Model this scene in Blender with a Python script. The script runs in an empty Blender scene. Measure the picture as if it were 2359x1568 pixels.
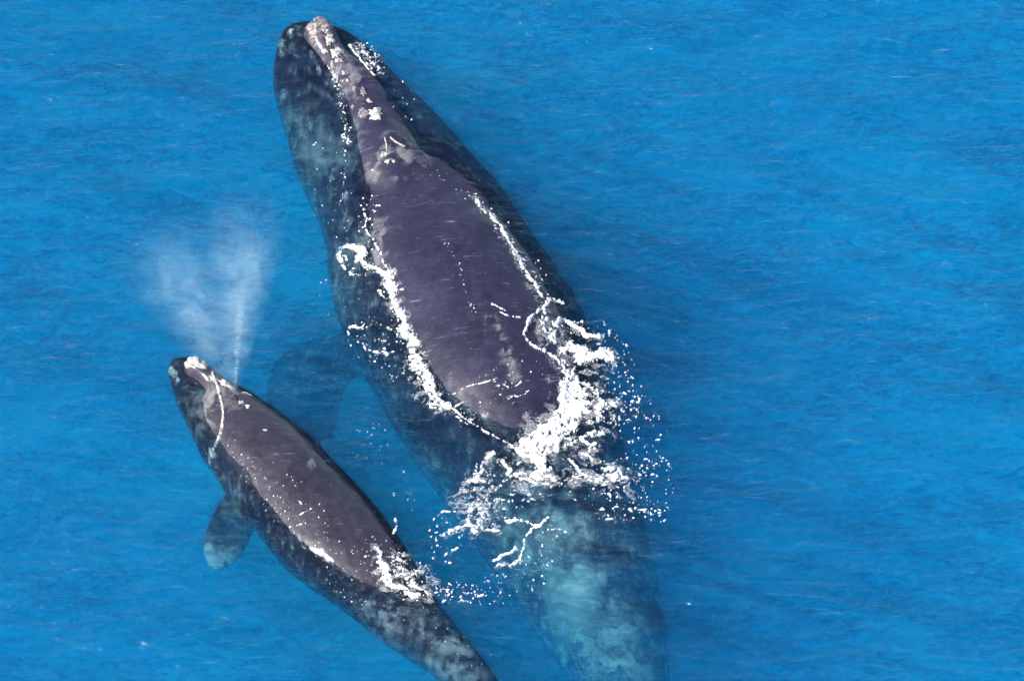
import bpy, bmesh, math, random
import numpy as np
from mathutils import Vector, Matrix
from mathutils.bvhtree import BVHTree

R = math.radians
random.seed(4)
rng = np.random.default_rng(7)
scene = bpy.context.scene
COL = scene.collection

# ------------------------------------------------------------------ camera
PITCH = R(52.0)
DIST = 110.0
WIDE = 14.5                       # metres across the picture at the water
cam_data = bpy.data.cameras.new('camera')
cam = bpy.data.objects.new('camera', cam_data)
COL.objects.link(cam)
cam.location = (0.0, -DIST * math.cos(PITCH), DIST * math.sin(PITCH))
cam.rotation_euler = (math.pi / 2 - PITCH, 0, 0)
cam_data.sensor_width = 36.0
cam_data.lens = 36.0 * DIST / WIDE
cam_data.clip_start = 1.0
cam_data.clip_end = 20000.0
scene.camera = cam

# ------------------------------------------------------------------ world, sun, exposure
SUN_EL = R(45.0)
SUN_AZ = R(246.0)                 # compass bearing of the sun (0 = +y, 90 = +x)
world = bpy.data.worlds.new('World')
scene.world = world
world.use_nodes = True
wn = world.node_tree
bg = wn.nodes['Background']
sky = wn.nodes.new('ShaderNodeTexSky')
sky.sky_type = 'NISHITA'
sky.sun_disc = False
sky.sun_elevation = SUN_EL
sky.sun_rotation = SUN_AZ
sky.air_density = 1.0
sky.dust_density = 0.7
sky.ozone_density = 1.0
wn.links.new(sky.outputs[0], bg.inputs['Color'])
bg.inputs['Strength'].default_value = 0.10

sun_data = bpy.data.lights.new('sun', 'SUN')
sun_data.energy = 4.9
sun_data.angle = R(0.5)
sun_data.color = (1.0, 0.95, 0.88)
sun = bpy.data.objects.new('sun', sun_data)
COL.objects.link(sun)
to_sun = Vector((math.sin(SUN_AZ) * math.cos(SUN_EL), math.cos(SUN_AZ) * math.cos(SUN_EL), math.sin(SUN_EL)))
sun.rotation_euler = to_sun.to_track_quat('Z', 'Y').to_euler()
sun.location = to_sun * 60

scene.view_settings.view_transform = 'Standard'
scene.view_settings.look = 'None'
scene.view_settings.exposure = 1.5
scene.view_settings.gamma = 1.0
scene.view_settings.use_curve_mapping = False
scene.cycles.volume_bounces = 2
scene.cycles.adaptive_threshold = 0.02
scene.cycles.max_bounces = 8
scene.cycles.transparent_max_bounces = 12
scene.cycles.volume_max_steps = 256

# ------------------------------------------------------------------ helpers
CAM = np.array(cam.location)
FWD = np.array((0.0, math.cos(PITCH), -math.sin(PITCH)))
UPV = np.array((0.0, math.sin(PITCH), math.cos(PITCH)))
RGT = np.array((1.0, 0.0, 0.0))
PW, PH = 2358.0, 1568.0           # the photograph was measured at this size


def ray(u, v):
    x = (u / PW - 0.5) * WIDE
    y = -(v / PH - 0.5) * WIDE * PH / PW
    d = FWD * DIST + RGT * x + UPV * y
    return d / np.linalg.norm(d)


def at(u, v, z=0.0):
    d = ray(u, v)
    return Vector(CAM + d * ((z - CAM[2]) / d[2]))


def at_arr(u, v):
    """ground points for arrays of measured points"""
    return np.array([at(a, b)[:2] for a, b in zip(u, v)])


class Noise2:
    """smooth value noise on arrays, used for wave heights and foam outlines"""
    def __init__(self, seed):
        self.t = np.random.default_rng(seed).random((256, 256))

    def __call__(self, x, y):
        xi = np.floor(x).astype(int); yi = np.floor(y).astype(int)
        fx = x - xi; fy = y - yi
        fx = fx * fx * fx * (fx * (6 * fx - 15) + 10); fy = fy * fy * fy * (fy * (6 * fy - 15) + 10)
        t = self.t
        a = t[xi & 255, yi & 255]; b = t[(xi + 1) & 255, yi & 255]
        c = t[xi & 255, (yi + 1) & 255]; d = t[(xi + 1) & 255, (yi + 1) & 255]
        return (a * (1 - fx) + b * fx) * (1 - fy) + (c * (1 - fx) + d * fx) * fy

    def fbm(self, x, y, n=4, gain=0.5):
        s = 0.0; amp = 1.0; tot = 0.0
        for k in range(n):
            s = s + amp * self(x * 2 ** k + 17.3 * k, y * 2 ** k - 9.1 * k); tot += amp; amp *= gain
        return s / tot


N1, N2, N3, N4 = Noise2(1), Noise2(2), Noise2(3), Noise2(4)


def wave(x, y):
    """height of the water surface"""
    x = np.asarray(x, float); y = np.asarray(y, float)
    far = np.clip((np.hypot(x, y) - 30) / 60, 0, 1)
    c, s = math.cos(0.22), math.sin(0.22)
    p, q = c * x + s * y, -s * x + c * y
    h = 0.10 * (N1.fbm(p * 0.35, q * 0.7, 2) - 0.5)
    h += 0.075 * (N2.fbm(p * 1.2 + 3, q * 2.6, 3) - 0.5)
    h += 0.016 * (N3.fbm(x * 3.2, y * 7.5 + 11, 2) - 0.5)
    return h * (1 - far)


def smooth(x, a, b):
    t = np.clip((x - a) / (b - a), 0, 1)
    return t * t * (3 - 2 * t)


def link(o, parent=None):
    COL.objects.link(o)
    if parent is not None:
        o.parent = parent
    return o


def empty(name, loc, label, cat, group=None):
    o = bpy.data.objects.new(name, None)
    o.location = loc
    o.empty_display_size = 0.3
    o['label'] = label
    o['category'] = cat
    if group:
        o['group'] = group
    return link(o)


def mesh_obj(name, me, mat, parent=None):
    o = bpy.data.objects.new(name, me)
    me.materials.clear()
    me.materials.append(mat)
    link(o)
    if parent is not None:
        o.parent = parent
        o.matrix_parent_inverse = Matrix.Translation(-Vector(parent.location))
    return o


def new_mat(name):
    m = bpy.data.materials.new(name)
    m.use_nodes = True
    nt = m.node_tree
    nt.nodes.clear()
    return m, nt, nt.nodes.new('ShaderNodeOutputMaterial')


def node(nt, kind, **kw):
    n = nt.nodes.new(kind)
    for k, v in kw.items():
        if k in n.inputs.keys():
            n.inputs[k].default_value = v
        else:
            setattr(n, k, v)
    return n


def math_n(nt, op, a, b=None, clamp=False):
    n = nt.nodes.new('ShaderNodeMath'); n.operation = op; n.use_clamp = clamp
    for i, x in enumerate((a, b)):
        if x is None:
            continue
        if isinstance(x, (int, float)):
            n.inputs[i].default_value = x
        else:
            nt.links.new(x, n.inputs[i])
    return n.outputs[0]


def ramp(nt, fac, stops):
    n = nt.nodes.new('ShaderNodeValToRGB')
    e = n.color_ramp.elements
    while len(e) < len(stops):
        e.new(0.5)
    for el, (p, c) in zip(e, stops):
        el.position = p
        el.color = (*c, 1) if len(c) == 3 else c
    nt.links.new(fac, n.inputs[0])
    return n.outputs[0]


def noise_n(nt, vec, scale, detail=4, rough=0.55, dist=0.0, mapping=None):
    if mapping is not None:
        mp = nt.nodes.new('ShaderNodeMapping')
        mp.inputs['Scale'].default_value = mapping[0]
        if len(mapping) > 1:
            mp.inputs['Rotation'].default_value = mapping[1]
        nt.links.new(vec, mp.inputs['Vector'])
        vec = mp.outputs[0]
    n = nt.nodes.new('ShaderNodeTexNoise')
    n.inputs['Scale'].default_value = scale
    n.inputs['Detail'].default_value = detail
    n.inputs['Roughness'].default_value = rough
    n.inputs['Distortion'].default_value = dist
    nt.links.new(vec, n.inputs['Vector'])
    return n.outputs['Fac']


def mix_col(nt, fac, a, b):
    n = nt.nodes.new('ShaderNodeMix'); n.data_type = 'RGBA'
    for sock, x in ((n.inputs[0], fac), (n.inputs[6], a), (n.inputs[7], b)):
        if isinstance(x, (int, float)):
            sock.default_value = x
        elif isinstance(x, tuple):
            sock.default_value = (*x, 1)
        else:
            nt.links.new(x, sock)
    return n.outputs[2]


# ------------------------------------------------------------------ water
def water_material():
    m, nt, out = new_mat('sea_water')
    geo = nt.nodes.new('ShaderNodeNewGeometry')
    pos = geo.outputs['Position']
    a = noise_n(nt, pos, 1.0, 5, 0.6, 0.4, ((2.2, 6.0, 1.0), (0, 0, R(7))))
    b = noise_n(nt, pos, 1.0, 3, 0.6, 0.2, ((9.0, 22.0, 1.0), (0, 0, R(-5))))
    h = math_n(nt, 'ADD', math_n(nt, 'MULTIPLY', a, 0.065), math_n(nt, 'MULTIPLY', b, 0.009))
    bump = node(nt, 'ShaderNodeBump', Strength=1.0, Distance=1.0)
    nt.links.new(h, bump.inputs['Height'])
    fr = node(nt, 'ShaderNodeFresnel', IOR=1.34)
    nt.links.new(bump.outputs[0], fr.inputs['Normal'])
    gl = node(nt, 'ShaderNodeBsdfGlossy', Roughness=0.07)
    nt.links.new(bump.outputs[0], gl.inputs['Normal'])
    tr = nt.nodes.new('ShaderNodeBsdfTransparent')
    rip = noise_n(nt, pos, 1.0, 5, 0.66, 1.4, ((2.6, 7.0, 1.0), (0, 0, R(8))))
    swell = noise_n(nt, pos, 1.0, 3, 0.5, 0.6, ((0.45, 0.8, 1.0), (0, 0, R(20))))
    caustic_web = noise_n(nt, pos, 1.0, 2, 0.5, 1.8, ((2.8, 4.4, 1.0), (0, 0, R(-8))))
    caustic_web = math_n(nt, 'SUBTRACT', 1.0, math_n(nt, 'MULTIPLY', math_n(nt, 'ABSOLUTE', math_n(nt, 'SUBTRACT', caustic_web, 0.5)), 12.0), True)
    gust = ramp(nt, noise_n(nt, pos, 0.28, 3, 0.5, 0.5), [(0.40, (0.45, 0.45, 0.45)), (0.62, (1.15, 1.15, 1.15))])
    tt = math_n(nt, 'ADD', math_n(nt, 'MULTIPLY', math_n(nt, 'SUBTRACT', rip, 0.5), math_n(nt, 'MULTIPLY', gust, 1.0)), math_n(nt, 'MULTIPLY', math_n(nt, 'SUBTRACT', swell, 0.15), 0.5))
    tt = math_n(nt, 'ADD', math_n(nt, 'ADD', tt, 0.315), math_n(nt, 'MULTIPLY', math_n(nt, 'MULTIPLY', caustic_web, caustic_web), 0.12))
    nt.links.new(ramp(nt, tt, [(0.36, (0.38, 0.57, 0.70)), (0.52, (0.65, 0.84, 0.94)), (0.66, (0.98, 1.0, 1.0))]), tr.inputs['Color'])  # ripple light and caustic lines painted into the surface tint
    rf = node(nt, 'ShaderNodeBsdfRefraction', IOR=1.22, Roughness=0.0)
    rf.inputs['Color'].default_value = (0.72, 0.90, 0.97, 1)
    nt.links.new(bump.outputs[0], rf.inputs['Normal'])
    under = nt.nodes.new('ShaderNodeMixShader')
    under.inputs[0].default_value = 0.34
    nt.links.new(tr.outputs[0], under.inputs[1])
    nt.links.new(rf.outputs[0], under.inputs[2])
    mx = nt.nodes.new('ShaderNodeMixShader')
    nt.links.new(fr.outputs[0], mx.inputs[0])
    nt.links.new(under.outputs[0], mx.inputs[1])
    nt.links.new(gl.outputs[0], mx.inputs[2])
    nt.links.new(mx.outputs[0], out.inputs['Surface'])
    sc = node(nt, 'ShaderNodeVolumeScatter', Anisotropy=-0.4)
    sc.inputs['Color'].default_value = (0.004, 0.362, 0.81, 1)
    sc.inputs['Density'].default_value = 0.131
    ab = node(nt, 'ShaderNodeVolumeAbsorption')
    ab.inputs['Color'].default_value = (0.52, 0.905, 0.938, 1)
    ab.inputs['Density'].default_value = 0.91
    ad = nt.nodes.new('ShaderNodeAddShader')
    nt.links.new(sc.outputs[0], ad.inputs[0])
    nt.links.new(ab.outputs[0], ad.inputs[1])
    nt.links.new(ad.outputs[0], out.inputs['Volume'])
    return m


def axis(lo, hi, step, far):
    mid = np.arange(lo, hi + step * 0.5, step)
    g = []
    d, x = step, hi
    while x < far:
        d *= 1.35
        x = min(x + d, far)
        g.append(x)
    left = [lo - (q - hi) for q in g][::-1]
    return np.concatenate([left, mid, g])


def build_water():
    xs = axis(-8.2, 8.2, 0.04, 2500.0)
    ys = axis(-7.2, 7.6, 0.04, 2500.0)
    nx, ny = len(xs), len(ys)
    X, Y = np.meshgrid(xs, ys, indexing='ij')
    Z = wave(X, Y)
    edge = np.zeros_like(Z, bool); edge[0] = edge[-1] = True; edge[:, 0] = edge[:, -1] = True
    Z[edge] = 0.0
    top = np.stack([X, Y, Z], -1).reshape(-1, 3)
    idx = np.arange(nx * ny).reshape(nx, ny)
    quads = np.stack([idx[:-1, :-1], idx[1:, :-1], idx[1:, 1:], idx[:-1, 1:]], -1).reshape(-1, 4)
    loop = np.concatenate([idx[:, 0], idx[-1, 1:], idx[-2::-1, -1], idx[0, -2:0:-1]])
    low = top[loop].copy(); low[:, 2] = -45.0
    n0 = len(top)
    k = len(loop)
    nxt = (np.arange(k) + 1) % k
    side = np.stack([loop, n0 + np.arange(k), n0 + nxt, loop[nxt]], -1)
    verts = np.concatenate([top, low])
    faces = [tuple(f) for f in quads.tolist()] + [tuple(f) for f in side.tolist()]
    faces.append(tuple((n0 + np.arange(k))[::-1].tolist()))
    me = bpy.data.meshes.new('water')
    me.from_pydata(verts.tolist(), [], faces)
    me.shade_smooth()
    me.update()
    o = mesh_obj('water', me, water_material())
    o['kind'] = 'structure'
    o['label'] = 'clear blue sea with fine ripples around the two whales'
    return o


if not globals().get('NOWATER'): build_water()


# ------------------------------------------------------------------ whales
def catmull(P, n):
    P = np.array(P, float)
    Q = np.vstack([2 * P[0] - P[1], P, 2 * P[-1] - P[-2]])
    out = []
    for i in range(1, len(Q) - 2):
        for t in np.linspace(0, 1, n, endpoint=False):
            a, b, c, d = Q[i - 1], Q[i], Q[i + 1], Q[i + 2]
            out.append(0.5 * (2 * b + (c - a) * t + (2 * a - 5 * b + 4 * c - d) * t * t + (3 * b - a - 3 * c + d) * t ** 3))
    out.append(P[-1])
    return np.array(out)


def loft(bm, stations, n=6, seg=40, power=2.0, normal=None):
    """stations: x, y, z, half width, half height above, half height below.  The sideways axis is level unless NORMAL gives the thin axis."""
    S = catmull(stations, n)
    rings = []
    for i, s in enumerate(S):
        c = Vector(s[:3])
        t = Vector(S[min(i + 1, len(S) - 1)][:3] - S[max(i - 1, 0)][:3]).normalized()
        up = Vector(normal) if normal is not None else Vector((0, 0, 1))
        lat = t.cross(up).normalized()
        up = lat.cross(t).normalized()
        ring = []
        for k in range(seg):
            th = 2 * math.pi * k / seg
            ct, st = math.cos(th), math.sin(th)
            x = math.copysign(abs(ct) ** (2 / power), ct) * max(s[3], 0.01)
            y = math.copysign(abs(st) ** (2 / power), st) * max(s[4] if st > 0 else s[5], 0.01)
            ring.append(bm.verts.new(c + lat * x + up * y))
        rings.append(ring)
    for a, b in zip(rings[:-1], rings[1:]):
        for k in range(seg):
            bm.faces.new((a[k], a[(k + 1) % seg], b[(k + 1) % seg], b[k]))
    bm.faces.new(rings[0][::-1])
    bm.faces.new(rings[-1])


def px(rows):
    """rows of (u, v, z, a, top, bottom): u, v measured where the axis' point would stand on the level water"""
    out = []
    for u, v, z, a, bt, bb in rows:
        g = at(u, v)
        out.append((g.x, g.y, z, a, bt, bb))
    return out


def coords(me):
    co = np.empty(len(me.vertices) * 3, np.float32)
    me.vertices.foreach_get('co', co)
    return co.reshape(-1, 3).astype(float)


def fuse(bm, voxel, smooth_iter):
    me = bpy.data.meshes.new('body')
    bmesh.ops.recalc_face_normals(bm, faces=bm.faces)
    bm.to_mesh(me); bm.free()
    tmp = bpy.data.objects.new('body_source', me)
    COL.objects.link(tmp)
    md = tmp.modifiers.new('fuse', 'REMESH'); md.mode = 'VOXEL'; md.voxel_size = voxel; md.use_smooth_shade = True
    sm = tmp.modifiers.new('soft', 'SMOOTH'); sm.factor = 0.5; sm.iterations = smooth_iter
    dg = bpy.context.evaluated_depsgraph_get()
    res = bpy.data.meshes.new_from_object(tmp.evaluated_get(dg))
    bpy.data.objects.remove(tmp)
    bpy.data.meshes.remove(me)
    co = coords(res)
    nr = np.empty(len(res.vertices) * 3, np.float32); res.vertices.foreach_get('normal', nr); nr = nr.reshape(-1, 3)
    k = 0.045 if voxel > 0.04 else 0.04
    d = k * (N3.fbm(co[:, 0] * 2.6 + co[:, 2] * 1.7, co[:, 1] * 2.6 - co[:, 2] * 1.3 + 40, 4, 0.6) - 0.5)
    res.vertices.foreach_set('co', (co + nr * d[:, None]).astype(np.float32).ravel())
    res.update()
    res.name = 'body'
    res.shade_smooth()
    return res


def skin_material(name, dark, mid, pale, blot_scale):
    m, nt, out = new_mat(name)
    geo = nt.nodes.new('ShaderNodeNewGeometry')
    pos = geo.outputs['Position']
    big = noise_n(nt, pos, 1.3, 6, 0.62, 0.5)
    fine = noise_n(nt, pos, 6.0, 8, 0.72, 0.4)
    spot = noise_n(nt, pos, 17.0, 4, 0.65, 0.3)
    t = math_n(nt, 'ADD', math_n(nt, 'MULTIPLY', big, 0.5), math_n(nt, 'MULTIPLY', fine, 0.5))
    c = ramp(nt, t, [(0.32, dark), (0.66, mid)])
    scr = noise_n(nt, pos, 1.0, 4, 0.6, 0.6, ((3.0, 26.0, 3.0), (0, 0, R(60))))
    scr2 = noise_n(nt, pos, 1.0, 3, 0.6, 0.4, ((5.0, 40.0, 5.0), (0, 0, R(-40))))
    scr = math_n(nt, 'ADD', math_n(nt, 'MULTIPLY', math_n(nt, 'SUBTRACT', scr, 0.63, True), 2.0), math_n(nt, 'MULTIPLY', math_n(nt, 'SUBTRACT', scr2, 0.68, True), 2.5), True)
    c = mix_col(nt, scr, c, pale)
    slough = math_n(nt, 'MULTIPLY', math_n(nt, 'SUBTRACT', spot, 0.66, True), 2.2, True)
    uw_tone = node(nt, 'ShaderNodeAttribute', attribute_name='underwater_snout_tone')
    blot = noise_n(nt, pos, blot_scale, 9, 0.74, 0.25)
    mot = ramp(nt, blot, [(0.42, (0.010, 0.009, 0.018)), (0.53, (0.026, 0.023, 0.038)), (0.585, (0.07, 0.068, 0.074)), (0.67, (0.24, 0.24, 0.23))])  # underwater dimness and rippled light painted as skin colour
    c = mix_col(nt, uw_tone.outputs['Fac'], c, mot)
    c = mix_col(nt, slough, c, pale)
    at_ = node(nt, 'ShaderNodeAttribute', attribute_name='pale')
    cell = nt.nodes.new('ShaderNodeTexVoronoi'); cell.inputs['Scale'].default_value = 5.0
    cell.inputs['Randomness'].default_value = 1.0
    nt.links.new(pos, cell.inputs['Vector'])
    sp = nt.nodes.new('ShaderNodeSeparateColor'); nt.links.new(cell.outputs['Color'], sp.inputs[0])
    bn = math_n(nt, 'ADD', noise_n(nt, pos, 4.5, 9, 0.72, 0.2), math_n(nt, 'MULTIPLY', math_n(nt, 'SUBTRACT', sp.outputs[0], 0.5), 0.19))
    brk = ramp(nt, bn, [(0.43, (0.0, 0.0, 0.0)), (0.60, (1, 1, 1))])
    full = math_n(nt, 'MULTIPLY', math_n(nt, 'SUBTRACT', at_.outputs['Fac'], 0.6), 2.5, True)
    c = mix_col(nt, math_n(nt, 'MULTIPLY', at_.outputs['Fac'], math_n(nt, 'MAXIMUM', brk, full)), c, pale)
    b = nt.nodes.new('ShaderNodeBsdfPrincipled')
    nt.links.new(c, b.inputs['Base Color'])
    rg = math_n(nt, 'ADD', math_n(nt, 'MULTIPLY', fine, 0.4), 0.30)
    nt.links.new(rg, b.inputs['Roughness'])
    b.inputs['IOR'].default_value = 1.36
    film = node(nt, 'ShaderNodeAttribute', attribute_name='wet_film')
    nt.links.new(math_n(nt, 'MULTIPLY', film.outputs['Fac'], 0.25), b.inputs['Specular IOR Level'])
    nt.links.new(math_n(nt, 'MULTIPLY', film.outputs['Fac'], 0.45), b.inputs['Coat Weight'])
    b.inputs['Coat Roughness'].default_value = 0.2
    b.inputs['Coat IOR'].default_value = 1.45
    h = math_n(nt, 'ADD', math_n(nt, 'MULTIPLY', fine, 0.02), math_n(nt, 'MULTIPLY', spot, 0.004))
    bp = node(nt, 'ShaderNodeBump', Strength=0.6, Distance=1.0)
    nt.links.new(h, bp.inputs['Height'])
    nt.links.new(bp.outputs[0], b.inputs['Normal'])
    nt.links.new(b.outputs[0], out.inputs['Surface'])
    return m


def set_attr(me, name, vals):
    a = me.attributes.new(name, 'FLOAT', 'POINT')
    a.data.foreach_set('value', np.asarray(vals, np.float32))


def flipper(bm, root, tip, w0, w1, thick, normal, back):
    """a paddle: root and tip points, chord half-widths, swept by BACK"""
    root, tip, back = Vector(root), Vector(tip), Vector(back)
    rows = []
    for t, w, th in ((-0.15, 0.75, 1.2), (0.1, 0.8, 1.0), (0.35, 1.0, 0.8), (0.6, 1.0, 0.6), (0.8, 0.8, 0.45), (0.93, 0.5, 0.3), (1.0, 0.12, 0.12)):
        p = root.lerp(tip, t) + back * (t * t)
        ww = (w0 + (w1 - w0) * max(t, 0)) * w
        rows.append((p.x, p.y, p.z, ww, thick * th, thick * th))
    loft(bm, rows, 5, 24, 2.0, normal)


def fluke(bm, root, tip, back_dir, chord, thick):
    root, tip, back = Vector(root), Vector(tip), Vector(back_dir)
    rows = []
    for t, w in ((-0.1, 1.0), (0.15, 1.0), (0.4, 0.85), (0.7, 0.55), (0.9, 0.3), (1.0, 0.06)):
        p = root.lerp(tip, t) + back * (0.5 * t * t)
        rows.append((p.x, p.y, p.z, chord * w, thick * (1.1 - t), thick * (1.1 - t)))
    loft(bm, rows, 5, 24, 2.0, (0.0, 0.0, 1.0))


# ---- the adult
bm = bmesh.new()
ADULT = px([
    (682, 36, -0.20, 0.16, 0.09, 0.2),
    (696, 60, -0.23, 0.43, 0.18, 0.6),
    (732, 100, -0.45, 0.74, 0.37, 0.85),
    (778, 155, -0.70, 0.90, 0.60, 1.0),
    (842, 250, -0.84, 1.11, 0.75, 1.1),
    (917, 355, -0.95, 1.24, 0.97, 1.2),
    (968, 450, -0.98, 1.42, 1.10, 1.3),
    (1008, 545, -1.03, 1.54, 1.27, 1.4),
    (1095, 695, -1.06, 1.60, 1.36, 1.4),
    (1168, 840, -1.12, 1.50, 1.40, 1.3),
    (1240, 980, -1.25, 1.31, 1.22, 1.15),
    (1335, 1150, -1.55, 1.06, 1.05, 0.95),
    (1400, 1280, -1.75, 0.84, 0.92, 0.8),
    (1440, 1378, -1.9, 0.66, 0.80, 0.7),
    (1470, 1500, -2.05, 0.46, 0.62, 0.55),
    (1490, 1610, -2.15, 0.30, 0.34, 0.32),
    (1500, 1700, -2.2, 0.22, 0.12, 0.12),
])
loft(bm, ADULT, 6, 48, 2.15)
loft(bm, px([                                  # the arched upper jaw between the lips
    (720, 58, 0.00, 0.14, 0.12, 0.25),
    (734, 76, 0.00, 0.25, 0.22, 0.5),
    (766, 122, -0.08, 0.22, 0.17, 0.6),
    (822, 205, -0.11, 0.27, 0.22, 0.7),
    (860, 280, -0.15, 0.38, 0.29, 0.8),
    (888, 335, -0.17, 0.48, 0.37, 0.8),
    (920, 400, -0.25, 0.56, 0.40, 0.8),
    (962, 470, -0.42, 0.66, 0.47, 0.7),
    (1000, 540, -0.6, 0.7, 0.5, 0.6),
]), 6, 28, 2.0)
loft(bm, px([                                  # the rim of the right lower lip, just clear of the water
    (806, 112, -0.16, 0.06, 0.06, 0.3),
    (826, 140, -0.10, 0.09, 0.13, 0.4),
    (874, 205, -0.10, 0.11, 0.14, 0.5),
    (924, 275, -0.12, 0.12, 0.15, 0.5),
    (978, 350, -0.16, 0.13, 0.17, 0.5),
    (1024, 415, -0.26, 0.15, 0.17, 0.5),
]), 6, 28, 2.0)
# flippers, flukes
flipper(bm, at(810, 640, 0) + Vector((0, 0, -1.75)), at(625, 655, 0) + Vector((0, 0, -2.9)), 0.8, 0.95, 0.2, (0.35, 0.2, 0.9), (0.1, -0.35, 0))
flipper(bm, at(1290, 560, 0) + Vector((0, 0, -1.6)), at(1330, 560, 0) + Vector((0, 0, -3.3)), 0.5, 0.6, 0.2, (-0.4, 0.1, 0.9), (0.2, -0.3, 0))
fr = at(1480, 1560, 0) + Vector((0, 0, -2.12))
fluke(bm, fr, at(1130, 1560, 0) + Vector((0, 0, -2.3)), (0.1, -0.7, 0), 0.62, 0.14)
fluke(bm, fr, at(1830, 1490, 0) + Vector((0, 0, -2.3)), (0.1, -0.7, 0), 0.62, 0.14)
adult_me = fuse(bm, 0.055, 12)

# ---- the calf
bm = bmesh.new()
CALF = px([
    (402, 808, -0.22, 0.06, 0.08, 0.1),
    (412, 822, -0.24, 0.19, 0.19, 0.25),
    (438, 850, -0.28, 0.30, 0.24, 0.4),
    (475, 888, -0.33, 0.42, 0.32, 0.5),
    (515, 928, -0.36, 0.54, 0.46, 0.55),
    (557, 972, -0.38, 0.63, 0.54, 0.6),
    (640, 1058, -0.40, 0.73, 0.59, 0.65),
    (752, 1185, -0.42, 0.78, 0.58, 0.65),
    (815, 1244, -0.44, 0.71, 0.54, 0.6),
    (875, 1308, -0.46, 0.59, 0.49, 0.5),
    (943, 1378, -0.50, 0.47, 0.45, 0.45),
    (1005, 1432, -0.55, 0.37, 0.42, 0.4),
    (1080, 1500, -0.62, 0.30, 0.38, 0.36),
    (1150, 1580, -0.70, 0.22, 0.28, 0.28),
    (1215, 1660, -0.78, 0.14, 0.12, 0.12),
])
loft(bm, CALF, 6, 40, 2.1)
loft(bm, px([
    (438, 838, -0.06, 0.08, 0.10, 0.2),
    (446, 846, -0.04, 0.17, 0.22, 0.25),
    (478, 868, -0.06, 0.15, 0.20, 0.3),
    (520, 905, -0.10, 0.20, 0.21, 0.35),
    (555, 942, -0.14, 0.28, 0.22, 0.4),
    (600, 1000, -0.25, 0.35, 0.25, 0.4),
]), 6, 24, 2.0)
flipper(bm, at(572, 1060, 0) + Vector((0, 0, -0.62)), at(488, 1208, 0) + Vector((0, 0, -0.92)), 0.27, 0.36, 0.10, (0.3, 0.15, 0.93), (-0.02, -0.10, 0))
flipper(bm, at(720, 985, 0) + Vector((0, 0, -0.7)), at(770, 1000, 0) + Vector((0, 0, -1.7)), 0.24, 0.3, 0.10, (-0.4, 0.2, 0.9), (0.1, -0.2, 0))
fr = at(1195, 1640, 0) + Vector((0, 0, -0.77))
fluke(bm, fr, at(1070, 1700, 0) + Vector((0, 0, -0.85)), (0.2, -0.4, 0), 0.34, 0.08)
fluke(bm, fr, at(1500, 1480, 0) + Vector((0, 0, -0.75)), (0.35, -0.45, 0), 0.36, 0.08)
calf_me = fuse(bm, 0.032, 5)

# pale skin patches, with underwater ripple light painted in on the tail stock: (centre u, v on the level water, radius m, strength)
def pale_patches(me, spots, seed, thresh=0.5, sharp=0.12, scale=2.4):
    co = coords(me)
    nA, nB = Noise2(seed), Noise2(seed + 1)
    n = 0.6 * nA.fbm(co[:, 0] * scale + co[:, 2] * 1.3, co[:, 1] * scale - co[:, 2], 4, 0.6) + 0.4 * nB.fbm(co[:, 0] * scale * 2.7, co[:, 1] * scale * 2.7 + co[:, 2] * 2, 3)
    v = np.zeros(len(co))
    for u, w, rad, st in spots:
        g = at(u, w)
        d = (np.hypot(co[:, 0] - g.x, co[:, 1] - g.y) + (0.09 * (nB.fbm(co[:, 0] * 5, co[:, 1] * 5, 3) - 0.5) if rad < 0.2 else 0)) / rad
        if st >= 1:
            v = np.maximum(v, 0.9 * smooth(1.15 - d + 2.4 * (n - 0.5), 0.0, 0.5))
            continue
        v = np.maximum(v, st * np.clip(1.15 - d, 0, 1) ** 0.5 * smooth(n + 0.25 * np.clip(1 - d, 0, 1), thresh, thresh + sharp))
    return v


set_attr(adult_me, 'pale', pale_patches(adult_me, [
    (1280, 1180, 0.9, 0.8), (1320, 1290, 0.9, 0.9), (1240, 1060, 0.7, 0.5), (1400, 1330, 0.8, 0.7), (1104, 730, 0.10, 0.35), (1122, 762, 0.10, 0.35), (1146, 782, 0.10, 0.4), (1162, 806, 0.11, 0.4), (1166, 836, 0.11, 0.38), (1176, 864, 0.12, 0.35), (1180, 890, 0.11, 0.3),
    (1430, 1420, 0.8, 0.6), (1500, 1200, 0.5, 0.5), (1450, 1010, 0.45, 0.6), (940, 1000, 0.4, 0.6), (690, 240, 0.45, 0.4), (720, 320, 0.7, 0.3), (1350, 1560, 1.0, 0.7),
    (800, 180, 0.5, 0.3), (800, 560, 0.7, 0.35), (910, 370, 0.5, 0.35)], 21))
set_attr(calf_me, 'pale', pale_patches(calf_me, [
    (472, 1215, 0.26, 1.0), (525, 1192, 0.17, 1.0), (530, 1130, 0.3, 0.35), (900, 1390, 0.5, 0.4), (1040, 1480, 0.7, 0.5),
    (480, 920, 0.5, 0.3), (1400, 1490, 0.6, 0.6), (715, 1085, 0.12, 0.4)], 41, 0.48, 0.12, 4.0))

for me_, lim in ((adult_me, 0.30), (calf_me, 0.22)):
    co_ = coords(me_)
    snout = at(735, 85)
    uw_tone_ = 1 - smooth(co_[:, 2], -lim, 0.2 * lim)  # painted underwater look, fading in below the waterline
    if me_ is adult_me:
        uw_tone_ = np.maximum(uw_tone_, 0.85 * (1 - smooth(np.hypot(co_[:, 0] - snout.x, co_[:, 1] - snout.y), 0.35, 0.75)))
    set_attr(me_, 'underwater_snout_tone', uw_tone_)
    set_attr(me_, 'wet_film', smooth(coords(me_)[:, 2], -0.06, 0.02))

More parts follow.
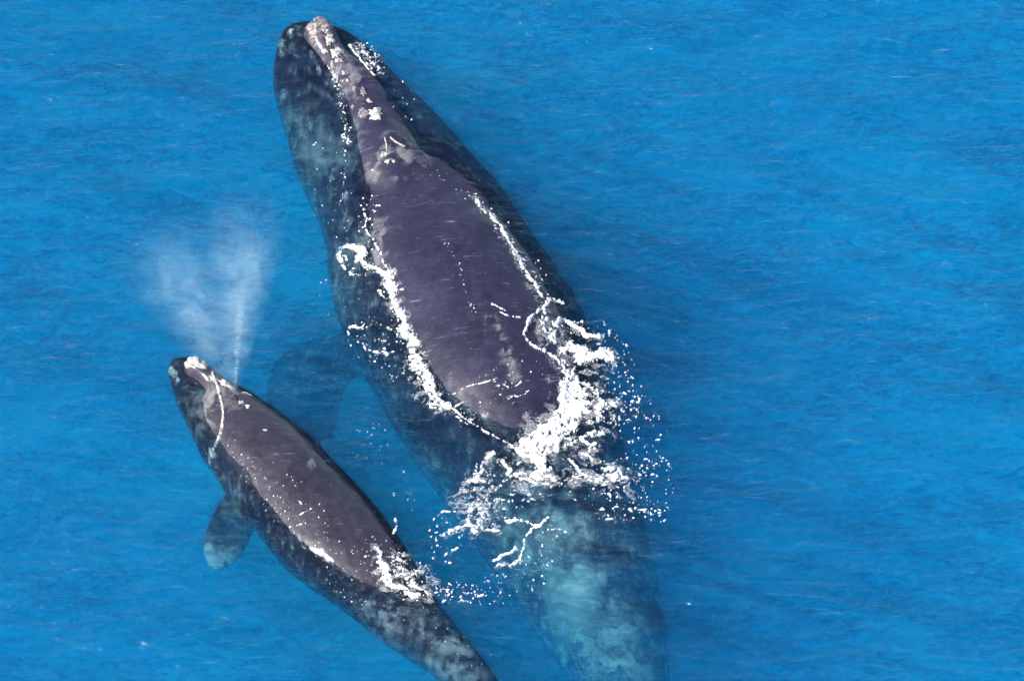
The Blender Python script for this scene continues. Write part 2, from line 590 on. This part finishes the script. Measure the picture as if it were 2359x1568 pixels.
adult_skin = skin_material('adult_skin', (0.004, 0.0042, 0.011), (0.0178, 0.0153, 0.036), (0.34, 0.34, 0.33), 5.5)
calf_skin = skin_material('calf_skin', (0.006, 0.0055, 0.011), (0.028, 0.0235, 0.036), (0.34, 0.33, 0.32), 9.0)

adult = empty('whale', at(1000, 540), 'large dark adult whale with its broad back out of the water', 'whale', 'whales at the surface')
calf = empty('whale', at(640, 1058), 'smaller whale calf with a white snout swimming beside the adult', 'whale', 'whales at the surface')
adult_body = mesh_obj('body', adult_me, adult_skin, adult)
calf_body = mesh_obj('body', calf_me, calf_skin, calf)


def bvh_of(me):
    return BVHTree.FromPolygons([v.co[:] for v in me.vertices], [p.vertices[:] for p in me.polygons])


BV = {adult: bvh_of(adult_me), calf: bvh_of(calf_me)}


def on_whale(w, u, v):
    """the point of a whale's skin seen at a measured point of the photograph"""
    hit = BV[w].ray_cast(Vector(CAM), Vector(ray(u, v)), 400)
    return hit[0], hit[1]


# ---- callosities
def callosity_material(name, tones):
    m, nt, out = new_mat(name)
    pos = nt.nodes.new('ShaderNodeNewGeometry').outputs['Position']
    n = noise_n(nt, pos, 26, 4, 0.65)
    at_ = node(nt, 'ShaderNodeObjectInfo')
    c = ramp(nt, n, tones)
    b = node(nt, 'ShaderNodeBsdfPrincipled', Roughness=0.8)
    nt.links.new(c, b.inputs['Base Color'])
    bp = node(nt, 'ShaderNodeBump', Strength=0.7, Distance=0.03)
    nt.links.new(n, bp.inputs['Height'])
    nt.links.new(bp.outputs[0], b.inputs['Normal'])
    nt.links.new(b.outputs[0], out.inputs['Surface'])
    return m


CRUST = callosity_material('callosity_crust', [(0.36, (0.05, 0.045, 0.045)), (0.52, (0.28, 0.265, 0.25)), (0.68, (0.58, 0.56, 0.51))])
GREY_CRUST = callosity_material('grey_crust', [(0.36, (0.03, 0.026, 0.03)), (0.52, (0.12, 0.10, 0.11)), (0.70, (0.36, 0.33, 0.31))])


def callosity(w, u, v, du, dv, h=0.05, ang=0.0, lumps=None, mat=None, name='callosity'):
    """a knobbly crust of DU by DV measured points centred at u, v, following the skin"""
    c, nrm = on_whale(w, u, v)
    if c is None:
        return None
    S = WIDE / PW
    ru, rv = du * S / 2, dv * S / 2
    bm = bmesh.new()
    n = max(6, min(14, int(max(ru, rv) / 0.02)))
    sd = random.random() * 100
    t1 = nrm.cross(Vector((0, 1, 0.2))).normalized(); t2 = nrm.cross(t1).normalized()
    ca, sa = math.cos(ang), math.sin(ang)
    t1, t2 = t1 * ca + t2 * sa, t2 * ca - t1 * sa
    cen = None
    rings = []
    for i in range(n + 1):
        f = i / n
        row = []
        m = 1 if i == 0 else 26
        for k in range(m):
            th = 2 * math.pi * k / 26
            wob = 1 + 0.9 * (float(N1(np.array([math.cos(th) * 2 + sd]), np.array([math.sin(th) * 2 + sd]))[0]) - 0.5) + 0.8 * (float(N2(np.array([math.cos(th) * 5 + sd]), np.array([math.sin(th) * 5]))[0]) - 0.5)
            p = c + t1 * (ru * f * wob * math.cos(th)) + t2 * (rv * f * wob * math.sin(th))
            near = BV[w].find_nearest(p)
            q, qn = near[0], near[1]
            lump = float(N3(np.array([p.x * 22 + sd]), np.array([p.y * 22]))[0])
            hh = 0.65 * h * (1 - f ** 3) * ((0.35 + 1.1 * lump) if h < 0.1 else (0.8 + 0.4 * lump)) - 0.012 * (f >= 1)
            row.append(bm.verts.new(q + qn * hh))
        rings.append(row)
    for i in range(n):
        a, b = rings[i], rings[i + 1]
        for k in range(26):
            if i == 0:
                bm.faces.new((a[0], b[k], b[(k + 1) % 26]))
            else:
                bm.faces.new((a[k], b[k], b[(k + 1) % 26], a[(k + 1) % 26]))
    bmesh.ops.recalc_face_normals(bm, faces=bm.faces)
    me = bpy.data.meshes.new(name)
    bm.to_mesh(me); bm.free()
    me.shade_smooth()
    return mesh_obj(name, me, mat or CRUST, w)


# (centre u, v, size du, dv, height, turn)
for a in [(735, 56, 82, 72, 0.06, 0.2), (762, 92, 26, 30, 0.05, 0), (776, 122, 30, 36, 0.06, 0), (745, 118, 16, 16, 0.03, 0), (722, 92, 18, 22, 0.03, 0),
          (866, 264, 34, 46, 0.07, 0.4), (836, 262, 20, 34, 0.04, 0.2), (838, 212, 14, 26, 0.04, 0.2), (816, 206, 12, 22, 0.03, 0.2),
          (886, 356, 18, 14, 0.04, 0.3), (894, 372, 20, 14, 0.05, 0.1), (906, 372, 10, 8, 0.03, 0), (858, 392, 8, 8, 0.03, 0),
          (674, 80, 26, 22, 0.17, 0.5), (655, 108, 24, 28, 0.17, 0.1), (653, 126, 12, 22, 0.11, 0), (720, 130, 14, 30, 0.03, 0.3), (735, 165, 12, 26, 0.025, 0.3), (766, 150, 10, 22, 0.02, 0.2), (752, 196, 10, 18, 0.02, 0.2), (742, 218, 14, 20, 0.02, 0.5), (790, 168, 9, 16, 0.02, 0.3), (800, 186, 9, 12, 0.02, 0), (850, 232, 12, 18, 0.025, 0.4), (812, 246, 9, 14, 0.02, 0.1), (780, 140, 18, 14, 0.04, 0.3), (756, 74, 18, 20, 0.04, 0.1), (705, 66, 14, 22, 0.04, 0.2)]:
    callosity(adult, *a, mat=GREY_CRUST if a[0] in (735, 836, 838, 816, 720, 722, 766, 752, 742, 812, 705) else None)
for a in [(447, 832, 84, 40, 0.06, 0.1), (398, 858, 24, 30, 0.07, 0.3), (410, 876, 12, 16, 0.04, 0), (520, 884, 38, 18, 0.04, -0.5), (570, 908, 24, 10, 0.03, -0.5),
          (556, 926, 14, 10, 0.03, 0), (572, 936, 14, 14, 0.03, 0.4), (488, 1045, 28, 30, 0.06, 0.2), (484, 1064, 14, 16, 0.05, 0), (490, 872, 18, 16, 0.03, 0), (612, 990, 10, 6, 0.02, 0)]:
    callosity(calf, *a)


def skin_strip(w, pts, width, h, mat, name):
    """a raised strip along measured points on the skin"""
    P = catmull([(u, v) for u, v in pts], 8)
    bm = bmesh.new()
    prev = None
    rows = []
    for i, (u, v) in enumerate(P):
        q, n = on_whale(w, u, v)
        if q is None:
            continue
        rows.append((q, n))
    for i, (q, n) in enumerate(rows):
        t = (rows[min(i + 1, len(rows) - 1)][0] - rows[max(i - 1, 0)][0]).normalized()
        s = t.cross(n).normalized()
        k = 0.55 + 0.9 * random.random()
        if i in (0, len(rows) - 1):
            k = 0.2
        hw = width / 2 * k
        ring = [bm.verts.new(q + s * hw - n * 0.02), bm.verts.new(q + s * hw * 0.6 + n * h * (0.6 + 0.5 * random.random())), bm.verts.new(q - s * hw * 0.5 + n * h * (0.6 + 0.5 * random.random())), bm.verts.new(q - s * hw - n * 0.02)]
        if prev:
            for a in range(3):
                bm.faces.new((prev[a], prev[a + 1], ring[a + 1], ring[a]))
        prev = ring
    bmesh.ops.recalc_face_normals(bm, faces=bm.faces)
    me = bpy.data.meshes.new(name)
    bm.to_mesh(me); bm.free(); me.shade_smooth()
    return mesh_obj(name, me, mat, w)


def plain(name, col, rough):
    m, nt, out = new_mat(name)
    b = node(nt, 'ShaderNodeBsdfPrincipled', Roughness=rough)
    pos = nt.nodes.new('ShaderNodeNewGeometry').outputs['Position']
    n = noise_n(nt, pos, 30, 3)
    c = mix_col(nt, n, tuple(x * 0.7 for x in col), col)
    nt.links.new(c, b.inputs['Base Color'])
    nt.links.new(b.outputs[0], out.inputs['Surface'])
    return m


NOSTRIL = plain('blowhole_skin', (0.02, 0.018, 0.02), 0.4)
skin_strip(calf, [(488, 856), (499, 884), (508, 915), (514, 945), (512, 975), (506, 1005), (494, 1030)], 0.052, 0.02, CRUST, 'lip_edge')
skin_strip(calf, [(478, 826), (492, 842), (508, 858), (530, 872), (556, 886)], 0.036, 0.02, CRUST, 'jaw_ridge')
for pts in ([(886, 318), (890, 332), (892, 348)], [(898, 316), (912, 328), (932, 338)]):
    skin_strip(adult, pts, 0.03, 0.02, CRUST, 'blowhole')
for pts in ([(541, 910), (543, 920), (547, 927)], [(552, 905), (562, 908), (572, 913)]):
    skin_strip(calf, pts, 0.035, 0.02, NOSTRIL, 'blowhole')


# ------------------------------------------------------------------ foam
def foam_material():
    m, nt, out = new_mat('foam')
    pos = nt.nodes.new('ShaderNodeNewGeometry').outputs['Position']
    n = noise_n(nt, pos, 30, 6, 0.75)
    c = ramp(nt, n, [(0.3, (0.30, 0.34, 0.36)), (0.58, (0.72, 0.73, 0.74))])
    b = node(nt, 'ShaderNodeBsdfPrincipled', Roughness=0.65)
    nt.links.new(c, b.inputs['Base Color'])
    bp = node(nt, 'ShaderNodeBump', Strength=0.8, Distance=0.02)
    nt.links.new(n, bp.inputs['Height'])
    nt.links.new(bp.outputs[0], b.inputs['Normal'])
    # thin foam is open between its bubbles
    cov = node(nt, 'ShaderNodeAttribute', attribute_name='cover')
    n2 = noise_n(nt, pos, 55, 3, 0.7)
    k = math_n(nt, 'ADD', math_n(nt, 'MULTIPLY', cov.outputs['Fac'], 2.2), math_n(nt, 'MULTIPLY', math_n(nt, 'SUBTRACT', n2, 0.56), 1.6), True)
    tr = nt.nodes.new('ShaderNodeBsdfTransparent')
    mx = nt.nodes.new('ShaderNodeMixShader')
    nt.links.new(k, mx.inputs[0])
    nt.links.new(tr.outputs[0], mx.inputs[1])
    nt.links.new(b.outputs[0], mx.inputs[2])
    nt.links.new(mx.outputs[0], out.inputs['Surface'])
    return m


FOAM = foam_material()


def on_surface(u, v):
    """where the sight line of a measured point meets the first of whale skin above the water or the water"""
    best = at(u, v)
    bd = (best - Vector(CAM)).length
    for w in (adult, calf):
        q, n = on_whale(w, u, v)
        if q is not None and q.z > -0.02 and (q - Vector(CAM)).length < bd:
            best = q; bd = (q - Vector(CAM)).length
    return best


M_PX = WIDE / PW                       # metres per measured point


def dots_in(cu, cv, ru, rv, n, smin, smax, tilt=0.0):
    out = []
    for _ in range(int(n * 1.8)):
        a = random.random() * 2 * math.pi; r = math.sqrt(random.random())
        x, y = ru * r * math.cos(a), rv * r * math.sin(a)
        ct, st = math.cos(tilt), math.sin(tilt)
        s = 0.75 * smin + (1.15 * smax - smin) * random.random() ** 4
        out.append((cu + x * ct - y * st, cv + x * st + y * ct, s))
    return out


def dots_along(pts, n, spread, smin, smax):
    P = catmull(pts, 10)
    out = []
    for _ in range(int(n * 1.8)):
        p = P[random.randrange(len(P))]
        out.append((p[0] + random.gauss(0, spread), p[1] + random.gauss(0, spread * 0.7), 0.75 * smin + (1.15 * smax - smin) * random.random() ** 4))
    return out


def build_foam(label, strokes, dots, seed, res=0.0095, high=0.035):
    """lacy foam with real thickness.  strokes: (points, half width px, density); dots: (u, v, radius px)"""
    segs = []
    for pts, wd, dens in strokes:
        P = catmull(pts, 6) if len(pts) > 2 else np.array(pts, float)
        W = [on_surface(u, v) for u, v in P]
        segs.append((np.array([(q.x, q.y) for q in W]), wd * M_PX * 0.8, (dens if dens > 0.3 else 0.3 + 0.5 * (dens - 0.1)) - (0.1 if wd < 7.5 else 0.0)))
    dd = []
    for u, v, r in dots:
        q = on_surface(u, v)
        dd.append((q.x, q.y, r * M_PX * 0.53))
    allp = np.concatenate([s[0] for s in segs] + ([np.array(dd)[:, :2]] if dd else []))
    lo = allp.min(0) - 0.6; hi = allp.max(0) + 0.6
    nx, ny = int((hi[0] - lo[0]) / res) + 1, int((hi[1] - lo[1]) / res) + 1
    xs = lo[0] + np.arange(nx) * res; ys = lo[1] + np.arange(ny) * res
    F = np.full((nx, ny), -1.0)
    A, B, C = Noise2(seed), Noise2(seed + 1), Noise2(seed + 2)

    def window(x0, x1, y0, y1):
        i0, i1 = max(0, int((x0 - lo[0]) / res)), min(nx, int((x1 - lo[0]) / res) + 2)
        j0, j1 = max(0, int((y0 - lo[1]) / res)), min(ny, int((y1 - lo[1]) / res) + 2)
        return slice(i0, i1), slice(j0, j1)

    def lace(X, Y):
        wx = X + 0.10 * (A(X * 4, Y * 4) - 0.5); wy = Y + 0.10 * (B(X * 4, Y * 4) - 0.5)
        r = np.abs(2 * C.fbm(wx * 11, wy * 11, 4, 0.65) - 1)
        g = C.fbm(X * 24 + 5, Y * 24, 3, 0.7)
        return np.clip(r * 1.5 + 1.5 * (g - 0.42), 0, 1.3)              # 0 on the strands, 1 in the holes

    for P, wd, dens in segs:
        si, sj = window(P[:, 0].min() - 2 * wd - .1, P[:, 0].max() + 2 * wd + .1, P[:, 1].min() - 2 * wd - .1, P[:, 1].max() + 2 * wd + .1)
        X, Y = np.meshgrid(xs[si], ys[sj], indexing='ij')
        amp = min(0.15, 1.2 * wd)
        X2 = X + amp * 2 * (A.fbm(X * 5 + 31, Y * 5, 2) - 0.5); Y2 = Y + amp * 2 * (B.fbm(X * 5, Y * 5 + 17, 2) - 0.5)
        D = np.full(X.shape, 9.0)
        for a, b in zip(P[:-1], P[1:]):
            ab = b - a; L = (ab ** 2).sum() + 1e-9
            t = np.clip(((X2 - a[0]) * ab[0] + (Y2 - a[1]) * ab[1]) / L, 0, 1)
            D = np.minimum(D, np.hypot(X2 - a[0] - t * ab[0], Y2 - a[1] - t * ab[1]))
        wl = wd * (0.45 + 1.15 * A.fbm(X * 6 + 50, Y * 6, 2)) if wd < 0.12 else wd
        env = np.clip(1 - D / wl, -1, 1)
        tex = lace(X, Y)
        wide = np.clip(1 - D / (2.0 * wd + 0.02), 0, 1) if wd > 0.035 else np.zeros(D.shape)
        fil = B.fbm(X2 * 9 + 3, Y2 * 13, 4, 0.7)
        film = np.where(wide > 0, 0.55 * wide * smooth(fil, 0.50 - 0.08 * wide, 0.70) - 0.02, -1.0)
        val = np.where(env > 0, env * 0.9 + dens - 0.30 - tex * 1.2, -1.0)
        val = np.maximum(np.minimum(val, env * 3), np.minimum(film, 0.13))
        F[si, sj] = np.maximum(F[si, sj], val)
    for x, y, r in dd:
        e = r * 3.2
        si, sj = window(x - e, x + e, y - e, y + e)
        X, Y = np.meshgrid(xs[si], ys[sj], indexing='ij')
        an = random.gauss(0.1, 0.5) if random.random() < 0.7 else random.random() * math.pi; st = 1 + 1.8 * random.random() ** 2
        dx, dy = X - x, Y - y
        p = (dx * math.cos(an) + dy * math.sin(an)) / st; q = -dx * math.sin(an) + dy * math.cos(an)
        wob = 1 + 1.5 * (A(X * 22, Y * 22) - 0.5)
        F[si, sj] = np.maximum(F[si, sj], (1 - np.hypot(p, q) / (r * wob)) * 0.75)
    M = F > 0
    keep = M[:-1, :-1] | M[1:, :-1] | M[1:, 1:] | M[:-1, 1:]
    qi, qj = np.nonzero(keep)
    ids = -np.ones((nx, ny), int)
    used = np.zeros((nx, ny), bool)
    for a, b in ((0, 0), (1, 0), (1, 1), (0, 1)):
        used[qi + a, qj + b] = True
    ui, uj = np.nonzero(used)
    ids[ui, uj] = np.arange(len(ui))
    x, y, f = xs[ui], ys[uj], F[ui, uj]
    z = wave(x, y)
    for w in (adult, calf):
        for k in range(len(x)):
            h = BV[w].ray_cast(Vector((x[k], y[k], 3.0)), Vector((0, 0, -1)), 6.0)
            if h[0] is not None and h[0].z > z[k]:
                z[k] = h[0].z
    lump = A.fbm(x * 9, y * 9, 3)
    hgt = np.where(f > 0, high * np.clip(f, 0, 1) * (0.4 + 1.0 * lump) + 0.005, -0.006)
    V = np.stack([x, y, z + hgt], 1)
    Q = np.stack([ids[qi, qj], ids[qi + 1, qj], ids[qi + 1, qj + 1], ids[qi, qj + 1]], 1)
    me = bpy.data.meshes.new('foam')
    me.from_pydata(V.tolist(), [], Q.tolist())
    set_attr(me, 'cover', np.clip(f, -0.05, 1))
    me.shade_smooth()
    o = mesh_obj('foam', me, FOAM)
    o['kind'] = 'stuff'
    o['label'] = label
    return o


# along the adult's left side
build_foam('white line of foam along the left side of the adult whale', [
    ([(897, 645), (912, 700), (933, 755), (953, 805), (973, 855), (998, 895), (1030, 930)], 14, 0.68),
    ([(1030, 930), (1060, 955), (1100, 985), (1150, 1012), (1192, 1032)], 4.5, 0.5),
    ([(838, 480), (846, 500), (842, 520), (856, 548), (866, 570), (884, 600), (898, 640)], 6, 0.4),
    ([(905, 690), (885, 680), (870, 660)], 7, 0.4),
    ([(955, 830), (975, 880), (1010, 925)], 22, 0.25),
], dots_along([(895, 660), (940, 790), (1000, 905), (1080, 975)], 110, 14, 1.5, 5) + dots_in(850, 500, 30, 60, 26, 1.5, 5), 50)
build_foam('curl of foam beside the middle of the adult whale', [
    ([(787, 600), (786, 582), (797, 566), (815, 563)], 8, 0.7), ([(818, 566), (832, 575), (826, 592)], 13, 0.95),
    ([(826, 596), (842, 608), (862, 618), (885, 628), (900, 622)], 9, 0.6), ([(790, 610), (805, 624), (830, 630)], 5, 0.3),
], dots_in(835, 600, 52, 36, 50, 2, 5.5), 54)
build_foam('hook shaped foam and specks over the submerged left side of the adult whale', [
    ([(800, 770), (800, 758), (812, 752), (828, 754), (838, 746)], 5, 0.75), ([(837, 790), (846, 806), (862, 812), (892, 818)], 6, 0.6),
], dots_in(850, 780, 55, 55, 46, 1.5, 4.5) + dots_in(900, 820, 40, 60, 40, 1.5, 4) + dots_in(770, 620, 70, 120, 26, 1.2, 3.5) + dots_in(760, 430, 60, 130, 36, 1.2, 3.2)
    + dots_along([(764, 150), (778, 200), (788, 250), (796, 300), (796, 330)], 110, 5, 1.2, 4) + dots_along([(796, 330), (794, 400), (786, 460)], 30, 2, 1.2, 2.8), 58)
# along the right side
build_foam('speckled foam along the right side of the head of the adult whale', [
    ([(806, 104), (822, 128), (842, 152), (862, 176)], 4, 0.6), ([(830, 112), (856, 140), (876, 162)], 12, -0.4)],
    dots_in(850, 130, 42, 22, 70, 1.2, 3.6, 0.85) + dots_in(930, 240, 30, 60, 9, 1.5, 3), 62)
build_foam('bright line of foam along the right side of the adult whale', [
    ([(1098, 462), (1136, 505), (1176, 562), (1212, 622), (1246, 688)], 11, 0.36), ([(1120, 480), (1160, 535), (1200, 598)], 9, 0.5)],
    dots_along([(1070, 440), (1140, 505), (1215, 620), (1255, 690)], 100, 9, 1.2, 4) + dots_in(1240, 640, 18, 40, 10, 2, 4.5), 66)
# the wake
build_foam('thick white wash of foam behind the back of the adult whale', [
    ([(1320, 905), (1312, 950), (1280, 985), (1245, 1010), (1222, 1030)], 38, 1.0),
    ([(1195, 1032), (1225, 1050), (1245, 1080)], 24, 0.9),
    ([(1250, 985), (1228, 1002), (1206, 1018), (1190, 1034)], 13, 0.8),
    ([(1312, 870), (1330, 905), (1330, 950), (1310, 990)], 26, 0.55),
    ([(1268, 692), (1252, 712), (1226, 730), (1210, 754), (1206, 776), (1226, 796), (1256, 812), (1284, 828), (1302, 852), (1312, 890)], 6, 0.6),
    ([(1262, 740), (1280, 752), (1292, 738), (1312, 742), (1332, 762), (1352, 772), (1382, 776)], 8, 0.65),
    ([(1292, 806), (1318, 802), (1340, 822), (1372, 826), (1390, 812), (1402, 832)], 17, 0.85),
    ([(1300, 830), (1330, 860), (1340, 900)], 26, 0.25),
    ([(1330, 965), (1356, 950), (1386, 936), (1410, 930)], 17, 0.55),
    ([(1280, 1030), (1320, 1018), (1360, 1006), (1390, 1000)], 9, 0.45),
    ([(1340, 1020), (1362, 1030)], 12, 0.7),
    ([(1350, 890), (1372, 930), (1362, 980)], 40, -0.35),
    ([(1300, 700), (1262, 690), (1250, 720)], 7, 0.3),
    ([(1250, 720), (1262, 760), (1270, 800)], 22, -0.1),
], dots_in(1400, 820, 60, 55, 60, 1.5, 6) + dots_in(1420, 920, 75, 60, 90, 1.5, 6) + dots_in(1480, 1010, 60, 100, 50, 1.5, 5) + dots_in(1340, 760, 80, 22, 40, 1.5, 5), 70, 0.0095, 0.06)
build_foam('lacy foam patches over the submerged tail stock of the adult whale', [
    ([(1136, 1046), (1116, 1062), (1108, 1082), (1094, 1102), (1076, 1110)], 8, 0.65),
    ([(1080, 1110), (1098, 1104), (1120, 1110)], 16, 0.2), ([(1160, 1062), (1176, 1078), (1168, 1092)], 8, 0.6),
    ([(1180, 1098), (1206, 1092), (1232, 1098)], 10, 0.55), ([(1240, 1100), (1268, 1094), (1280, 1104)], 9, 0.5),
    ([(1310, 1060), (1334, 1078), (1352, 1094)], 11, 0.5), ([(1350, 1040), (1372, 1062)], 9, 0.4), ([(1400, 1075), (1424, 1080), (1412, 1108)], 13, 0.55),
    ([(1200, 1110), (1260, 1112)], 24, -0.3), ([(1080, 1140), (1120, 1190)], 34, -0.4), ([(1330, 1090), (1420, 1110)], 34, -0.4),
    ([(1166, 1198), (1190, 1194), (1212, 1198), (1236, 1208), (1262, 1188)], 7, 0.75), ([(1234, 1210), (1212, 1236), (1204, 1264), (1196, 1290)], 5, 0.55),
    ([(1132, 1292), (1160, 1276), (1190, 1260)], 7, 0.7), ([(1152, 1302), (1174, 1300), (1192, 1288)], 8, 0.55), ([(1262, 1218), (1290, 1214), (1306, 1222)], 7, 0.4),
    ([(1000, 1190), (1020, 1176), (1046, 1172)], 5, 0.45), ([(1030, 1225), (1090, 1205), (1150, 1222)], 8, 0.2), ([(1084, 1150), (1076, 1190), (1096, 1220)], 14, 0.1),
], dots_in(1170, 1110, 110, 60, 110, 1.5, 5) + dots_in(1400, 1110, 120, 60, 90, 1.5, 5.5) + dots_in(1510, 1120, 42, 90, 55, 1.5, 5) + dots_in(1440, 1180, 90, 25, 26, 2, 5.5)
    + dots_in(1250, 1270, 50, 50, 30, 1.5, 5) + dots_in(1200, 1330, 90, 35, 30, 1.5, 4.5) + dots_in(1130, 1180, 70, 40, 45, 1.5, 4.5), 76)
build_foam('loose foam flecks on the water between the calf and the adult whale', [
    ([(1062, 1378), (1080, 1382), (1096, 1374), (1112, 1372)], 6, 0.6), ([(1020, 1352), (1040, 1362)], 7, 0.4)],
    dots_in(1050, 1362, 55, 26, 60, 1.5, 4.5) + dots_in(1025, 1240, 45, 55, 36, 1.5, 5) + dots_in(1120, 1375, 60, 20, 20, 1.5, 4) + dots_in(860, 1030, 70, 50, 40, 0.9, 2.2) + dots_in(930, 1120, 40, 60, 16, 1, 2.5), 80)
# on the whales' backs
build_foam('thin streaks and drops of white water on the back of the adult whale', [
    ([(1134, 700), (1152, 710), (1164, 716)], 3, 0.6), ([(1152, 718), (1172, 728), (1198, 732)], 2.8, 0.45), ([(1042, 908), (1080, 890), (1120, 878), (1160, 868)], 3, 0.2),
    ([(1156, 884), (1172, 893), (1190, 888), (1203, 876)], 2.8, 0.45), ([(1164, 924), (1182, 913), (1194, 914), (1218, 900)], 2.8, 0.4), ([(1040, 940), (1070, 926)], 4, 0.4),
], dots_along([(1030, 560), (1062, 620), (1074, 680), (1096, 720)], 38, 4, 1.1, 3) + dots_in(1180, 860, 90, 26, 50, 1.2, 3, -0.2) + dots_in(1000, 420, 60, 40, 9, 1.2, 3) + dots_in(1140, 930, 90, 40, 22, 1.2, 3), 84, 0.009, 0.03)
build_foam('white splash of foam on the back of the calf', [
    ([(868, 1262), (872, 1285), (874, 1305)], 8, 0.6), ([(870, 1300), (890, 1322), (910, 1342), (935, 1356), (956, 1366)], 14, 0.85), ([(880, 1330), (905, 1345)], 14, 0.4),
    ([(908, 1188), (912, 1205), (904, 1222)], 4, 0.6), ([(900, 1290), (950, 1330)], 30, -0.15), ([(960, 1340), (985, 1370)], 14, 0.0),
    ([(684, 1186), (706, 1178), (734, 1164)], 2.6, 0.45), ([(684, 1210), (704, 1204)], 4, 0.6), ([(686, 1152), (696, 1158)], 4, 0.7),
], dots_in(890, 1290, 70, 50, 80, 1.2, 3.4, 0.8) + dots_in(960, 1340, 50, 50, 60, 1.2, 3, 0.8) + dots_in(660, 1150, 130, 55, 70, 1.2, 3.2, 0.75) + dots_along([(520, 1010), (600, 1130), (720, 1225), (840, 1300)], 70, 16, 0.9, 2.4) + dots_in(760, 1290, 200, 45, 60, 0.9, 2, 0.72) + dots_in(1040, 1470, 120, 30, 30, 0.9, 2, 0.72) + dots_in(840, 1370, 120, 30, 24, 1.2, 2.6, 0.6), 88, 0.009, 0.035)


# ------------------------------------------------------------------ the calf's blow
def mist_material(h, r0, r1, dens, seed):
    m, nt, out = new_mat('mist')
    tc = nt.nodes.new('ShaderNodeTexCoord')
    sx = nt.nodes.new('ShaderNodeSeparateXYZ')
    nt.links.new(tc.outputs['Object'], sx.inputs[0])
    x, y, z = sx.outputs
    t = math_n(nt, 'DIVIDE', z, h)
    rr = math_n(nt, 'ADD', math_n(nt, 'MULTIPLY', math_n(nt, 'POWER', t, 0.8), r1 - r0), r0)
    d = math_n(nt, 'SQRT', math_n(nt, 'ADD', math_n(nt, 'MULTIPLY', x, x), math_n(nt, 'MULTIPLY', y, y)))
    q = math_n(nt, 'SUBTRACT', 1.0, math_n(nt, 'DIVIDE', d, rr), True)
    edge = math_n(nt, 'POWER', q, 1.4)
    fade = nt.nodes.new('ShaderNodeMapRange'); fade.interpolation_type = 'SMOOTHSTEP'
    fade.inputs['From Min'].default_value = 1.0; fade.inputs['From Max'].default_value = 0.62
    nt.links.new(t, fade.inputs['Value'])
    n = noise_n(nt, tc.outputs['Object'], 1.9 + 0.1 * seed, 6, 0.65, 1.2)
    nn = math_n(nt, 'MULTIPLY', math_n(nt, 'SUBTRACT', n, 0.40, True), 4.2)
    thin = math_n(nt, 'MINIMUM', math_n(nt, 'DIVIDE', r1 * 0.55, math_n(nt, 'ADD', rr, 0.05)), 1.15)
    v = math_n(nt, 'MULTIPLY', math_n(nt, 'MULTIPLY', edge, fade.outputs[0]), math_n(nt, 'MULTIPLY', nn, thin))
    pv = node(nt, 'ShaderNodeVolumePrincipled')
    pv.inputs['Color'].default_value = (0.74, 0.94, 0.97, 1)
    pv.inputs['Anisotropy'].default_value = 0.0
    nt.links.new(math_n(nt, 'MULTIPLY', v, dens), pv.inputs['Density'])
    nt.links.new(pv.outputs[0], out.inputs['Volume'])
    return m


hole = on_whale(calf, 540, 905)[0] or at(546, 914, 0.2)
blow = empty('blow_spray', hole + Vector((0, 0, 0.03)), 'pale misty V shaped blow rising from the calf', 'whale blow')


def plume(axis_end, r0, r1, dens, seed):
    """one misty cone from the blowhole to a point given relative to it"""
    a = Vector(axis_end); h = a.length
    bm = bmesh.new()
    rings = []
    prof = [(0.0, r0 * 0.6)] + [(t, r0 + (r1 - r0) * t ** 0.8) for t in np.linspace(0.04, 0.9, 10)] + [(0.97, r1 * 0.75), (1.0, r1 * 0.3)]
    for t, r in prof:
        rings.append([bm.verts.new((r * math.cos(k * math.pi / 14), r * math.sin(k * math.pi / 14), t * h)) for k in range(28)])
    for p, q in zip(rings[:-1], rings[1:]):
        for k in range(28):
            bm.faces.new((p[k], p[(k + 1) % 28], q[(k + 1) % 28], q[k]))
    bm.faces.new(rings[0][::-1]); bm.faces.new(rings[-1])
    me = bpy.data.meshes.new('plume'); bm.to_mesh(me); bm.free()
    o = bpy.data.objects.new('plume', me)
    me.materials.append(mist_material(h, r0, r1, dens, seed))
    link(o, blow)
    o.rotation_euler = a.to_track_quat('Z', 'Y').to_euler()
    # fine drops drifting in the plume
    bm = bmesh.new()
    for k in range(420):
        t = random.random() ** 0.7
        r = (r0 + (r1 - r0) * t) * 0.6 * math.sqrt(random.random())
        th = random.random() * 2 * math.pi
        s = 0.0018 + 0.003 * random.random() ** 3
        c = Vector((r * math.cos(th), r * math.sin(th), t * h * 0.95))
        vs = [bm.verts.new(c + Vector(d) * s) for d in ((1, 0, 0), (-1, 0, 0), (0, 1, 0), (0, -1, 0), (0, 0, 1), (0, 0, -1))]
        for i, j, l in ((0, 2, 4), (2, 1, 4), (1, 3, 4), (3, 0, 4), (2, 0, 5), (1, 2, 5), (3, 1, 5), (0, 3, 5)):
            bm.faces.new((vs[i], vs[j], vs[l]))
    me = bpy.data.meshes.new('spray_drops'); bm.to_mesh(me); bm.free(); me.shade_smooth()
    set_attr(me, 'cover', np.ones(len(me.vertices)))
    me.materials.append(FOAM)
    s = bpy.data.objects.new('spray_drops', me)
    s['kind'] = 'stuff'
    link(s, o)
    return o


# a plume's top, measured on the upright plane through the blowhole
def rise(u, v, lean):
    return Vector(((u - 546) * M_PX, lean, ((914 - v) * M_PX - lean * math.sin(PITCH)) / math.cos(PITCH)))


plume(rise(588, 470, 0.0), 0.04, 0.80, 0.85, 1)
plume(rise(385, 545, 0.2), 0.04, 1.0, 0.58, 2)
plume(rise(572, 690, 0.02), 0.02, 0.11, 1.6, 3)
